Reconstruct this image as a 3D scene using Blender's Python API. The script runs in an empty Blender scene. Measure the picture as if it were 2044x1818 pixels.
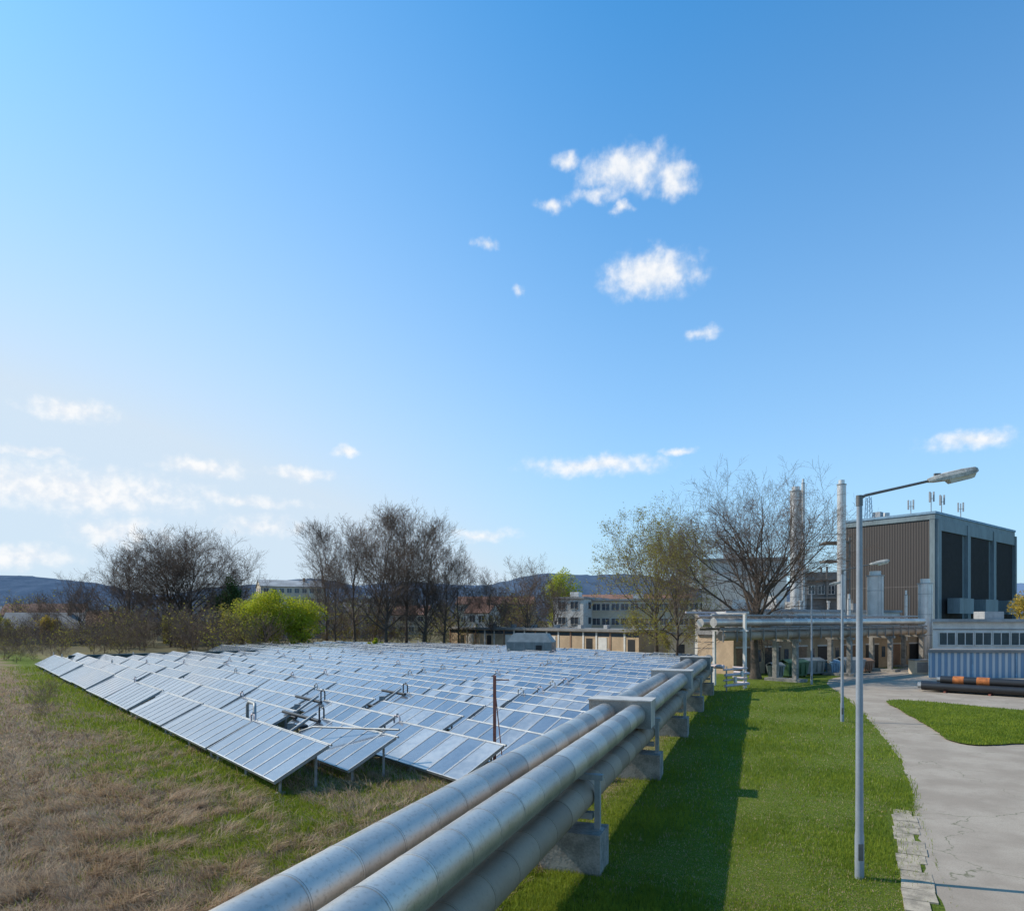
import bpy, math, random
import numpy as np
from mathutils import Vector, Matrix
random.seed(7); np.random.seed(7)
R=math.radians
scene=bpy.context.scene
scene.view_settings.view_transform='Standard'
scene.view_settings.look='None'
scene.view_settings.exposure=0

# ------------------------------------------------------------ directions
D=np.array([0.335,0.942]); N=np.array([0.942,-0.335])       # pipeline direction / its right-hand normal
E=np.array([-0.629,0.777]); P=np.array([0.777,0.629])       # collector rows / across rows
SUN_AZ,SUN_EL=-75.0,42.0
sun_dir=Vector((math.sin(R(SUN_AZ))*math.cos(R(SUN_EL)),math.cos(R(SUN_AZ))*math.cos(R(SUN_EL)),math.sin(R(SUN_EL))))

# ------------------------------------------------------------ node helper
class NT:
    def __init__(s,nt): s.nt=nt
    def n(s,t,**kw):
        nd=s.nt.nodes.new(t)
        for k,v in kw.items(): setattr(nd,k,v)
        return nd
    def l(s,a,b): s.nt.links.new(a,b)
    def setin(s,sock,v):
        if isinstance(v,bpy.types.NodeSocket): s.l(v,sock)
        else: sock.default_value=v
    def math(s,op,a,b=None,c=None,clamp=False):
        nd=s.n('ShaderNodeMath',operation=op,use_clamp=clamp)
        s.setin(nd.inputs[0],a)
        if b is not None: s.setin(nd.inputs[1],b)
        if c is not None: s.setin(nd.inputs[2],c)
        return nd.outputs[0]
    def vmath(s,op,a,b=None):
        nd=s.n('ShaderNodeVectorMath',operation=op)
        s.setin(nd.inputs[0],a)
        if b is not None: s.setin(nd.inputs[1],b)
        return nd.outputs['Value'] if op in('DOT_PRODUCT','LENGTH') else nd.outputs[0]
    def noise(s,vec,scale,detail=4,rough=.55):
        nd=s.n('ShaderNodeTexNoise'); nd.inputs['Scale'].default_value=scale
        nd.inputs['Detail'].default_value=detail; nd.inputs['Roughness'].default_value=rough
        if vec is not None: s.l(vec,nd.inputs['Vector'])
        return nd.outputs[0]
    def mix(s,f,a,b,mode='MIX'):
        nd=s.n('ShaderNodeMix',data_type='RGBA',blend_type=mode)
        s.setin(nd.inputs[0],f); s.setin(nd.inputs[6],a); s.setin(nd.inputs[7],b)
        return nd.outputs[2]
    def ramp(s,f,lo,hi):
        nd=s.n('ShaderNodeMapRange',interpolation_type='SMOOTHSTEP')
        s.setin(nd.inputs[0],f); nd.inputs[1].default_value=lo; nd.inputs[2].default_value=hi
        return nd.outputs[0]

def c4(c): return (c[0],c[1],c[2],1.0)
def new_mat(name):
    m=bpy.data.materials.new(name); m.use_nodes=True
    t=NT(m.node_tree); b=m.node_tree.nodes['Principled BSDF']
    return m,t,b
def mat(name,col,rough=.7,metal=0.,var=.25,scale=1.5,bump=0.,bscale=20,col2=None,stretch=None,spec=None):
    m,t,b=new_mat(name)
    g=t.n('ShaderNodeNewGeometry').outputs['Position']
    if stretch: g=t.vmath('MULTIPLY',g,stretch)
    f=t.noise(g,scale,5)
    f2=t.noise(g,scale*9,3)
    ff=t.math('ADD',t.math('MULTIPLY',f,.65),t.math('MULTIPLY',f2,.35))
    f3=t.ramp(ff,.35,.65)
    c2=col2 if col2 else tuple(x*(1-var) for x in col)
    c1=tuple(min(1,x*(1+var*.4)) for x in col) if not col2 else col
    t.l(t.mix(f3,c4(c2),c4(c1)),b.inputs['Base Color'])
    b.inputs['Roughness'].default_value=rough; b.inputs['Metallic'].default_value=metal
    if spec is not None: b.inputs['Specular IOR Level'].default_value=spec
    if bump>0:
        bn=t.n('ShaderNodeBump'); bn.inputs['Strength'].default_value=bump; bn.inputs['Distance'].default_value=.03
        t.l(t.noise(g,bscale,4),bn.inputs['Height']); t.l(bn.outputs[0],b.inputs['Normal'])
    return m
def cladding(name,c1,c2,rough,metal,off):
    """sheet-metal jacket: every sheet between two seams has its own tone, with streaks and grime"""
    m,t,b=new_mat(name)
    g=t.n('ShaderNodeNewGeometry').outputs['Position']
    s=t.vmath('DOT_PRODUCT',g,(D[0],D[1],0))
    cell=t.math('FLOOR',t.math('DIVIDE',t.math('ADD',s,off),1.05))
    wn=t.n('ShaderNodeTexWhiteNoise',noise_dimensions='1D'); t.l(cell,wn.inputs['W'])
    n1=t.noise(g,2.2,6,.65); n2=t.noise(g,16,4,.7)
    f=t.math('ADD',t.math('MULTIPLY',wn.outputs['Value'],.5),t.math('MULTIPLY',n1,.5))
    c=t.mix(t.ramp(f,.2,.8),c4(c2),c4(c1))
    c=t.mix(t.math('MULTIPLY',t.ramp(n2,.50,.72),.4),c,c4((.20,.16,.115)))
    t.l(c,b.inputs['Base Color']); b.inputs['Metallic'].default_value=metal
    t.l(t.math('ADD',rough-.08,t.math('MULTIPLY',n1,.2)),b.inputs['Roughness'])
    bn=t.n('ShaderNodeBump'); bn.inputs['Strength'].default_value=.3; bn.inputs['Distance'].default_value=.02
    t.l(t.noise(g,5,3),bn.inputs['Height']); t.l(bn.outputs[0],b.inputs['Normal'])
    return m

# ------------------------------------------------------------ mesh helpers
def fast_mesh(name,V,F,mats,mi=None,smooth=False):
    me=bpy.data.meshes.new(name)
    V=np.asarray(V,dtype=np.float32); F=np.asarray(F,dtype=np.int32)
    me.vertices.add(len(V)); me.vertices.foreach_set('co',V.ravel())
    me.loops.add(F.size); me.loops.foreach_set('vertex_index',F.ravel())
    me.polygons.add(len(F)); me.polygons.foreach_set('loop_start',np.arange(0,F.size,4,dtype=np.int32))
    if mi is not None: me.polygons.foreach_set('material_index',np.asarray(mi,dtype=np.int32))
    for m in mats: me.materials.append(m)
    me.update(calc_edges=True)
    if smooth: me.polygons.foreach_set('use_smooth',np.ones(len(F),dtype=bool))
    return me
def link(name,me,loc=(0,0,0),rz=0,scale=1,parent=None):
    o=bpy.data.objects.new(name,me); scene.collection.objects.link(o)
    o.location=loc; o.rotation_euler=(0,0,rz); 
    o.scale=(scale,)*3 if not isinstance(scale,(tuple,list)) else scale
    if parent: o.parent=parent
    return o
def empty(name,loc=(0,0,0),rz=0):
    o=bpy.data.objects.new(name,None); scene.collection.objects.link(o); o.location=loc; o.rotation_euler=(0,0,rz); return o

class MB:
    def __init__(s): s.v=[];s.f=[];s.m=[];s.mats=[];s.sm=[]
    def mi(s,m):
        if m not in s.mats: s.mats.append(m)
        return s.mats.index(m)
    def box(s,x0,x1,y0,y1,z0,z1,m):
        b=len(s.v); k=s.mi(m)
        s.v+=[(x0,y0,z0),(x1,y0,z0),(x1,y1,z0),(x0,y1,z0),(x0,y0,z1),(x1,y0,z1),(x1,y1,z1),(x0,y1,z1)]
        for q in((0,3,2,1),(4,5,6,7),(0,1,5,4),(1,2,6,5),(2,3,7,6),(3,0,4,7)):
            s.f.append(tuple(b+i for i in q)); s.m.append(k); s.sm.append(False)
    def obox(s,o,ax,ay,az,m):
        b=len(s.v);k=s.mi(m); o=Vector(o);ax=Vector(ax);ay=Vector(ay);az=Vector(az)
        for p in(o,o+ax,o+ax+ay,o+ay,o+az,o+ax+az,o+ax+ay+az,o+ay+az): s.v.append(tuple(p))
        for q in((0,3,2,1),(4,5,6,7),(0,1,5,4),(1,2,6,5),(2,3,7,6),(3,0,4,7)):
            s.f.append(tuple(b+i for i in q)); s.m.append(k); s.sm.append(False)
    def prism(s,foot,z0,z1,m):
        n=len(foot); b=len(s.v); k=s.mi(m)
        s.v+=[(x,y,z0) for x,y in foot]+[(x,y,z1) for x,y in foot]
        s.f.append(tuple(b+i for i in reversed(range(n)))); s.f.append(tuple(b+n+i for i in range(n)))
        for i in range(n): j=(i+1)%n; s.f.append((b+i,b+j,b+n+j,b+n+i))
        s.m+=[k]*(n+2); s.sm+=[False]*(n+2)
    def poly(s,pts,m):
        b=len(s.v); s.v+=[tuple(p) for p in pts]; s.f.append(tuple(range(b,b+len(pts)))); s.m.append(s.mi(m)); s.sm.append(False)
    def gable(s,x0,x1,y0,y1,z0,z1,m,mw,ov=.3):
        ym=(y0+y1)/2
        s.poly([(x0,y0,z0),(x0,ym,z1),(x0,y1,z0)],mw); s.poly([(x1,y0,z0),(x1,y1,z0),(x1,ym,z1)],mw)
        s.obox((x0-ov,y0-ov,z0-ov*(z1-z0)/(ym-y0)),(x1-x0+2*ov,0,0),(0,ym-y0+ov,(z1-z0)*(1+ov/(ym-y0))),(0,0,.15),m)
        s.obox((x0-ov,y1+ov,z0-ov*(z1-z0)/(ym-y0)),(x1-x0+2*ov,0,0),(0,-(ym-y0+ov),(z1-z0)*(1+ov/(ym-y0))),(0,0,.149),m)
    def tube(s,pts,rads,n,m,caps=True,smooth=True):
        k=s.mi(m); pts=[Vector(p) for p in pts]
        if not hasattr(rads,'__len__'): rads=[rads]*len(pts)
        up=None; rings=[]
        for i,p in enumerate(pts):
            if i==0: d=pts[1]-pts[0]
            elif i==len(pts)-1: d=pts[-1]-pts[-2]
            else: d=(pts[i+1]-p).normalized()+(p-pts[i-1]).normalized()
            d=d.normalized()
            if up is None:
                up=Vector((0,0,1)) if abs(d.z)<.9 else Vector((1,0,0))
            a=d.cross(up).normalized(); b2=a.cross(d).normalized(); up=b2
            b=len(s.v); rings.append(b)
            for j in range(n):
                th=2*math.pi*j/n; s.v.append(tuple(p+(a*math.cos(th)+b2*math.sin(th))*rads[i]))
        for i in range(len(pts)-1):
            for j in range(n):
                j2=(j+1)%n
                s.f.append((rings[i]+j,rings[i]+j2,rings[i+1]+j2,rings[i+1]+j)); s.m.append(k); s.sm.append(smooth)
        if caps:
            for r0,rev in((rings[0],True),(rings[-1],False)):
                b=len(s.v); s.v+=[s.v[r0+j] for j in range(n)]
                f=[b+j for j in range(n)]
                s.f.append(tuple(f[::-1] if rev else f)); s.m.append(k); s.sm.append(False)
    def mesh(s,name):
        me=bpy.data.meshes.new(name); me.from_pydata(s.v,[],s.f)
        for m in s.mats: me.materials.append(m)
        me.polygons.foreach_set('material_index',s.m); me.polygons.foreach_set('use_smooth',s.sm)
        me.update(); return me
    def obj(s,name,loc=(0,0,0),rz=0,parent=None): return link(name,s.mesh(name),loc,rz,1,parent)

# ------------------------------------------------------------ materials
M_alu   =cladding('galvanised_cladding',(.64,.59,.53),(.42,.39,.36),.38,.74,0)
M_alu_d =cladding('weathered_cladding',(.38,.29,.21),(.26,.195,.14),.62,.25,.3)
M_band  =mat('cladding_seam',(.12,.11,.10),.6,.3)
M_boxal =mat('aluminium_cover',(.54,.50,.45),.55,.3,.25,2)
M_conc  =mat('concrete',(.28,.26,.23),.9,0,.45,2.5,.4,14)
M_steel =mat('grey_steel',(.33,.34,.34),.55,.4)
M_rust  =mat('rust_red_paint',(.28,.095,.065),.7,0,.4,3)
M_lampp =mat('lamp_post_paint',(.27,.30,.34),.5,.1,.15,2)
M_lampa =mat('lamp_arm_steel',(.16,.16,.16),.5,.5)
M_lamph =mat('lamp_housing',(.50,.47,.42),.6,.1,.5,6)
M_lens  =mat('lamp_lens',(.55,.55,.52),.2,0)
M_black =mat('black_polyethylene',(.022,.022,.024),.35,0,.2)
M_orange=mat('orange_wrap',(.42,.13,.03),.75,0,.5,3)
M_dark  =mat('dark_opening',(.02,.02,.022),.5)
M_glass =mat('window_glass',(.05,.07,.09),.1,0,.3,.3)
M_white =mat('white_paint',(.62,.59,.55),.6,0,.15,1)
M_offw  =mat('weathered_render',(.33,.31,.29),.85,0,.2,.5)
M_cream =mat('cream_render',(.52,.44,.33),.85,0,.15,.4)
M_tan   =mat('tan_panel',(.43,.31,.20),.85,0,.2,.6)
M_brick =mat('brick',(.28,.17,.11),.9,0,.25,.6)
M_red   =mat('red_tiles',(.23,.115,.078),.85,0,.3,.8)
M_greyr =mat('grey_roof',(.22,.21,.20),.85,0,.25,.5)
M_flat  =mat('flat_roof_membrane',(.33,.33,.33),.8,0,.3,.3)
M_frame =mat('blue_grey_frame',(.18,.23,.25),.6,.1,.25,.6,stretch=(1,1,.2))
M_bay   =mat('black_louvre',(.028,.026,.027),.6,0,.3)
M_silver=mat('silver_sheet',(.62,.61,.60),.42,.55,.15,2)
M_pinkw =mat('white_pipe_jacket',(.50,.43,.44),.6,0,.15)
M_hut   =mat('grey_green_metal',(.22,.245,.245),.45,.3,.2)
M_green =mat('green_container_paint',(.05,.12,.06),.5)
M_frameal=mat('collector_frame_aluminium',(.46,.47,.48),.45,.4)
M_fence =mat('dark_green_fence',(.03,.06,.06),.6)
M_ant   =mat('antenna_grey',(.30,.31,.32),.5)
M_blue  =mat('sky_blue_paint',(.20,.33,.45),.6)
M_gall  =mat('gallery_paint',(.22,.20,.18),.7,0,.3)

def corrugated(name,c1,c2,freq,axis,dist=.1):
    m,t,b=new_mat(name)
    tc=t.n('ShaderNodeTexCoord').outputs['Object']
    s=t.n('ShaderNodeSeparateXYZ'); t.l(tc,s.inputs[0])
    w=t.math('SINE',t.math('MULTIPLY',s.outputs[axis],freq))
    n=t.noise(t.vmath('MULTIPLY',tc,(3,3,.15)),1.0,4)
    base=t.mix(t.ramp(w,-.3,.6),c4(c1),c4(c2))
    base=t.mix(t.math('MULTIPLY',n,.4),base,c4([x*.6 for x in c1]))
    t.l(base,b.inputs['Base Color'])
    bn=t.n('ShaderNodeBump'); bn.inputs['Strength'].default_value=.6; bn.inputs['Distance'].default_value=dist
    t.l(w,bn.inputs['Height']); t.l(bn.outputs[0],b.inputs['Normal']); b.inputs['Roughness'].default_value=.75
    return m
M_brown=corrugated('brown_corrugated',(.055,.046,.042),(.090,.076,.069),19,0,.03)
M_corw =corrugated('blue_white_corrugated',(.18,.28,.40),(.58,.59,.59),11,0)

def collector(name,c1,c2,rough,metal):
    m,t,b=new_mat(name)
    g=t.n('ShaderNodeNewGeometry').outputs['Position']
    n1=t.noise(g,.5,3); n2=t.noise(t.vmath('MULTIPLY',g,(1,1,3)),3.0,6,.65)
    f=t.ramp(t.math('ADD',t.math('MULTIPLY',n1,.6),t.math('MULTIPLY',n2,.4)),.36,.64)
    t.l(t.mix(f,c4(c1),c4(c2)),b.inputs['Base Color'])
    b.inputs['Metallic'].default_value=metal
    t.l(t.math('ADD',rough,t.math('MULTIPLY',n2,.15)),b.inputs['Roughness'])
    b.inputs['Coat Weight'].default_value=1.0; b.inputs['Coat Roughness'].default_value=.06; b.inputs['Coat IOR'].default_value=1.6
    return m
M_pan=[collector('collector_glass_a',(.13,.16,.205),(.19,.22,.265),.14,.35),
       collector('collector_glass_b',(.165,.195,.24),(.225,.255,.295),.18,.35),
       collector('collector_glass_c',(.085,.115,.16),(.15,.18,.225),.14,.35),
       collector('collector_glass_hazed',(.20,.22,.25),(.37,.38,.39),.28,.2)]

def foliage(name,c1,c2,tl=.35,sc=.8):
    m,t,b=new_mat(name)
    g=t.n('ShaderNodeNewGeometry').outputs['Position']
    f=t.math('ADD',t.math('MULTIPLY',t.noise(g,sc,4),.6),t.math('MULTIPLY',t.noise(g,9,2),.4))
    t.l(t.mix(t.ramp(f,.38,.62),c4(c1),c4(c2)),b.inputs['Base Color'])
    b.inputs['Roughness'].default_value=.7; b.inputs['Specular IOR Level'].default_value=.25
    tr=t.n('ShaderNodeBsdfTranslucent'); tr.inputs[0].default_value=c4(c2)
    mx=t.n('ShaderNodeMixShader'); mx.inputs[0].default_value=tl
    out=m.node_tree.nodes['Material Output']
    t.l(b.outputs[0],mx.inputs[1]); t.l(tr.outputs[0],mx.inputs[2]); t.l(mx.outputs[0],out.inputs[0])
    return m
M_lgreen=foliage('spring_leaves',(.24,.29,.02),(.46,.48,.035),.45)
M_lyel  =foliage('yellow_green_buds',(.22,.20,.03),(.38,.34,.05))
M_ldark =foliage('evergreen_leaves',(.03,.065,.02),(.075,.12,.035))
M_gold  =foliage('golden_blossom',(.32,.22,.03),(.45,.33,.06))
M_grass =foliage('lawn_blades',(.10,.155,.013),(.245,.295,.026),.38,.45)
M_straw =foliage('dry_straw',(.34,.225,.14),(.53,.39,.25),.25,1.2)
M_straw2=foliage('dark_dry_stalks',(.15,.095,.06),(.27,.18,.115),.15,1.2)
M_bark  =mat('bark',(.105,.08,.062),.95,0,.4,3)
M_bark2 =mat('pale_bark',(.165,.125,.095),.95,0,.35,3)
M_twig  =mat('twigs',(.155,.105,.075),.95,0,.3,1)

# ------------------------------------------------------------ ground
m,t,b=new_mat('ground_cover')
g=t.n('ShaderNodeNewGeometry').outputs['Position']
o_=t.vmath('DOT_PRODUCT',g,(N[0],N[1],0)); q_=t.vmath('DOT_PRODUCT',g,(P[0],P[1],0))
n_s=t.noise(g,.35,6,.65); n_m=t.noise(g,2.2,6,.7); n_f=t.noise(g,14,5,.75)
green=t.mix(t.ramp(n_f,.3,.7),c4((.06,.09,.012)),c4((.16,.21,.028)))
green=t.mix(t.math('MULTIPLY',t.ramp(n_m,.50,.72),.45),green,c4((.24,.21,.08)))
brown=t.mix(t.ramp(n_f,.3,.7),c4((.13,.085,.055)),c4((.40,.29,.19)))
brown=t.mix(t.math('MULTIPLY',t.ramp(n_m,.54,.74),.3),brown,c4((.14,.16,.03)))
qq=t.math('ADD',q_,t.math('MULTIPLY',t.math('SUBTRACT',n_s,.5),8.0))
qq=t.math('ADD',qq,t.math('MULTIPLY',t.math('SUBTRACT',n_m,.5),5.0))
strip=t.math('MULTIPLY',t.ramp(qq,4.6,7.4),t.math('SUBTRACT',1.0,t.math('MULTIPLY',t.ramp(qq,8.5,12),.65)))
left=t.mix(strip,brown,green)
rightside=t.ramp(t.math('ADD',o_,t.math('MULTIPLY',t.math('SUBTRACT',n_m,.5),1.5)),-4.6,-3.8)
near=t.mix(rightside,left,green)
sp=t.n('ShaderNodeSeparateXYZ'); t.l(g,sp.inputs[0])
far=t.ramp(sp.outputs[1],95,130)
farc=t.mix(n_s,c4((.17,.135,.09)),c4((.13,.12,.05)))
t.l(t.mix(far,near,farc),b.inputs['Base Color']); b.inputs['Roughness'].default_value=.95
b.inputs['Specular IOR Level'].default_value=.1
bn=t.n('ShaderNodeBump'); bn.inputs['Strength'].default_value=.9; bn.inputs['Distance'].default_value=.08
t.l(t.math('ADD',n_f,n_m),bn.inputs['Height']); t.l(bn.outputs[0],b.inputs['Normal'])
M_ground=m
mb=MB(); mb.poly([(-5000,-1000,0),(5000,-1000,0),(5000,6000,0),(-5000,6000,0)],M_ground); mb.obj('ground')

m,t,b=new_mat('old_asphalt')
g=t.n('ShaderNodeNewGeometry').outputs['Position']
nA=t.noise(g,.5,5); nB=t.noise(g,30,3); nC=t.noise(g,2.5,6,.7)
c=t.mix(t.ramp(nA,.35,.65),c4((.285,.232,.18)),c4((.375,.315,.25)))
c=t.mix(t.math('MULTIPLY',t.ramp(nB,.4,.7),.45),c,c4((.20,.165,.125)))
c=t.mix(t.math('MULTIPLY',t.ramp(nC,.5,.7),.45),c,c4((.22,.18,.135)))
wv=t.n('ShaderNodeVectorMath',operation='ADD'); t.l(g,wv.inputs[0])
nz=t.n('ShaderNodeTexNoise'); nz.inputs['Scale'].default_value=1.2; nz.inputs['Detail'].default_value=6; t.l(g,nz.inputs['Vector'])
sc=t.vmath('MULTIPLY',nz.outputs['Color'],(1.6,1.6,0)); t.l(sc,wv.inputs[1])
vo=t.n('ShaderNodeTexVoronoi',feature='DISTANCE_TO_EDGE'); vo.inputs['Scale'].default_value=.2; t.l(wv.outputs[0],vo.inputs['Vector'])
crack=t.math('MULTIPLY',t.math('SUBTRACT',1.0,t.ramp(vo.outputs['Distance'],.001,.006)),t.ramp(nA,.42,.55))
c=t.mix(t.math('MULTIPLY',crack,.7),c,c4((.07,.08,.025)))
t.l(c,b.inputs['Base Color']); b.inputs['Roughness'].default_value=.9
bn=t.n('ShaderNodeBump'); bn.inputs['Strength'].default_value=.4; bn.inputs['Distance'].default_value=.02
t.l(nB,bn.inputs['Height']); t.l(bn.outputs[0],b.inputs['Normal'])
M_asph=m

def smooth_poly(pts,it=2,jit=0.0):
    pts=[Vector((p[0],p[1],0)) for p in pts]
    for _ in range(it):
        q=[]
        for i in range(len(pts)):
            a=pts[i];c2=pts[(i+1)%len(pts)]
            q+= [a.lerp(c2,.25),a.lerp(c2,.75)]
        pts=q
    if jit:
        rr=random.Random(3); q=[]; off=Vector((0,0,0))
        for i in range(len(pts)):
            a=pts[i];c2=pts[(i+1)%len(pts)]; L=(c2-a).length; k=max(1,min(60,int(L/.22)))
            for j in range(k):
                p=a.lerp(c2,j/k); off=off*.8+Vector((rr.uniform(-jit,jit),rr.uniform(-jit,jit),0)); q.append(p+off)
        pts=q
    return pts
def sheet(name,pts,z,m,jit=0,it=2):
    pts=smooth_poly(pts,it,jit)
    me=bpy.data.meshes.new(name); me.from_pydata([(p.x,p.y,z) for p in pts],[],[tuple(range(len(pts)))])
    me.materials.append(m); me.update(); return link(name,me)
PATH=[(5.2,2),(6.6,9),(8.0,13.2),(10.7,18.6),(12.7,22.3),(15.94,29.0),(19.97,39.5),(23.7,49.7),(26.3,59),(30,66),(44,80),(60,84),(90,84),(90,20),(60,2)]
sheet('asphalt_path',PATH,.004,M_asph,.05)
ISL=[(25.0,47.6),(27.3,46.9),(30.4,41.4),(36,38),(44,30),(36,25),(27,29.2),(22.8,31),(20.0,30.0),(19.6,31.5),(20.6,34),(23.1,41.6)]
sheet('grass_island',ISL,.06,M_ground,.05)
mb=MB(); M_slab=mat('concrete_slab',(.36,.30,.225),.9,0,.4,3,.3,20)
rr=random.Random(5)
for i in range(13):
    f=i/10; x=7.66+(10.35-7.6)*f; y=13.1+(18.6-13.2)*f
    a=rr.uniform(-.05,.05); nn=Vector((.893,-.45+a,0)).normalized(); d=Vector((.45-a,.893,0)).normalized()
    w=.60 if i%4 else .45
    mb.obox(Vector((x,y,-.02))-nn*.30+nn*rr.uniform(-.03,.03),nn*w,d*.59,(0,0,.035+rr.uniform(0,.02)),M_slab)
mb.obj('slab_footway')

# ------------------------------------------------------------ grass blades
def blades(name,X,Y,h,w,lean,matl,z0=0.,dirn=None,mi=None):
    n=len(X); th=np.random.rand(n)*2*np.pi; ax=np.stack([np.cos(th),np.sin(th)],1)
    ld=np.random.rand(n)*2*np.pi if dirn is None else dirn
    lv=np.stack([np.cos(ld),np.sin(ld)],1)*(h*lean)[:,None]
    hz=h*np.sqrt(np.maximum(.04,1-np.minimum(lean,.98)**2))
    B=np.stack([X,Y],1); V=np.zeros((n,6,3),np.float32)
    V[:,0,:2]=B-ax*w[:,None]; V[:,1,:2]=B+ax*w[:,None]
    V[:,2,:2]=B+lv*.4+ax*(w*.9)[:,None]; V[:,3,:2]=B+lv*.4-ax*(w*.9)[:,None]; V[:,2:4,2]=(hz*.7)[:,None]
    V[:,4,:2]=B+lv+ax*(w*.2)[:,None]; V[:,5,:2]=B+lv-ax*(w*.2)[:,None]; V[:,4:,2]=hz[:,None]
    V[:,:,2]+=z0
    i0=np.arange(n)*6
    F=np.concatenate([np.stack([i0,i0+1,i0+2,i0+3],1),np.stack([i0+3,i0+2,i0+4,i0+5],1)])
    mats=matl if isinstance(matl,list) else [matl]
    return link(name,fast_mesh(name,V.reshape(-1,3),F,mats,np.concatenate([mi,mi]) if mi is not None else None))
def patch(x,y): return np.sin(x*.7+1.3*np.sin(y*.5))+np.sin(y*.9+x*.35+2)+.6*np.sin(x*2.1-y*1.7)
def samp(n,y0,y1,xf0,xf1):
    u=np.random.rand(n); Y=1/(1/y0+(1/y1-1/y0)*u); X=(xf0+(xf1-xf0)*np.random.rand(n))*Y
    return X,Y
def inpoly(X,Y,poly):
    c=np.zeros(len(X),bool); n=len(poly)
    for i in range(n):
        x1,y1=poly[i][:2];x2,y2=poly[(i+1)%n][:2]
        if y1==y2: continue
        k=((y1>Y)!=(y2>Y))&(X<(x2-x1)*(Y-y1)/(y2-y1)+x1); c^=k
    return c
PP=[(p.x,p.y) for p in smooth_poly(PATH,2)]; II=[(p.x,p.y) for p in smooth_poly(ISL,2)]
X,Y=samp(270000,11.5,60,-.15,.72)
jx=np.random.randn(len(X))*.10
o=X*N[0]+Y*N[1]; k=(o>-4.8)&~inpoly(X+jx-.10,Y,PP)&~inpoly(X,Y,[(7.3,12.9),(8.0,12.6),(11.3,19.5),(10.6,19.9)])|False
k=k|((o>-4.8)&~inpoly(X,Y,PP)&(np.random.rand(len(X))<.10)); X,Y=X[k],Y[k]
sz=np.clip(Y/20,.8,2.2); n=len(X)
pp=patch(X,Y)+.9*np.sin(X*5.1+Y*3.3)*np.sin(Y*4.7-X*2)
h=(.035+.065*np.random.rand(n))*np.clip(1+.42*pp,.35,2.0)*sz**.5
mi=(np.random.rand(n)<np.clip(.10-.09*pp,0,.42)).astype(int)
blades('lawn_grass',X,Y,h,.006*sz,np.random.rand(n)*.85,[M_grass,M_straw],mi=mi)
X,Y=samp(60000,26,50,.45,.8); k=inpoly(X,Y,II); X,Y=X[k],Y[k]
blades('island_grass',X,Y,.06+.06*np.random.rand(len(X)),np.full(len(X),.011),np.random.rand(len(X))*.7,M_grass,.06)
X,Y=samp(470000,11.5,80,-.78,.05)
o=X*N[0]+Y*N[1]; q=X*P[0]+Y*P[1]
k=(o<-4.6)&(q<13); X,Y,q=X[k],Y[k],q[k]
pv=patch(X,Y)+.9*np.sin(X*2.9+Y*1.1)*np.sin(Y*3.7-X*1.3)
pg=1/(1+np.exp(-(q-6.1+pv*1.1)*1.4)); pg=.05+.88*pg; gk=np.random.rand(len(X))<pg
gk&=~((q>8.5)&(np.random.rand(len(X))<.6))
sz=np.clip(Y/20,.8,2.5)
blades('meadow_green_grass',X[gk],Y[gk],(.07+.13*np.random.rand(gk.sum()))*sz[gk]**.4,.008*sz[gk],np.random.rand(gk.sum())*.8,M_grass)
dk=~gk; nn=dk.sum(); xd,yd,sd=X[dk],Y[dk],sz[dk]
cx=np.floor(xd/.6+.6*np.sin(yd*1.7))*.6; cy=np.floor(yd/.6+.6*np.sin(xd*2.3))*.6
hs_=np.sin(cx*12.9898+cy*78.233)*43758.5453; hs_-=np.floor(hs_)
pull=np.random.rand(nn)*.5
xd=xd*(1-pull)+(cx+.3+.25*(hs_-.5))*pull; yd=yd*(1-pull)+(cy+.3)*pull
dirn=1.5*np.sin(xd*.5+yd*.3)+2*np.pi*hs_*.8+np.random.randn(nn)*.8+.6
h=(.10+.42*np.random.rand(nn)**1.3)*(.5+.8*hs_)
lean=.80+.18*np.random.rand(nn); st_=np.random.rand(nn)<.08; lean[st_]=.3+.4*np.random.rand(st_.sum())
mi=(np.random.rand(nn)<.16+.45*(hs_<.35)).astype(int)
blades('dry_meadow_grass',xd,yd,h,.0062*sd,lean,[M_straw,M_straw2],dirn=dirn,mi=mi)

# ------------------------------------------------------------ pipeline
def pt(o_,t_,z): return (N[0]*o_+D[0]*t_, N[1]*o_+D[1]*t_, z)
def clad_pipe(mb,fn,t0,t1,r,m,ring=1.05,n=40,off=0.):
    mb.tube([fn(t0),fn(t1)],r,n,m)
    x=math.ceil((t0+off)/ring)*ring-off
    while x<t1:
        mb.tube([fn(x-.03),fn(x+.002)],r+.006,n,m,caps=True)
        mb.tube([fn(x+.002),fn(x+.012)],r+.0035,n,M_band,caps=False)
        x+=ring
T_END=56.3
pl=empty('heating_pipeline')
OL,OM=-4.82,-3.84; ZU,ZL=2.42,1.58; RP=.335
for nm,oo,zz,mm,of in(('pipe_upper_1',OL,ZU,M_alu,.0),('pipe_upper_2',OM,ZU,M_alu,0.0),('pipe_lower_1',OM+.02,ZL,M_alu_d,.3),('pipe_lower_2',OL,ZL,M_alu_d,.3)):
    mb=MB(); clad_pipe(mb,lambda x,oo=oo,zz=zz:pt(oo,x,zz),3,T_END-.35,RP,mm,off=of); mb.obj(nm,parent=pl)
mb=MB()
d3=Vector((D[0],D[1],0)); n3=Vector((N[0],N[1],0))
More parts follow.
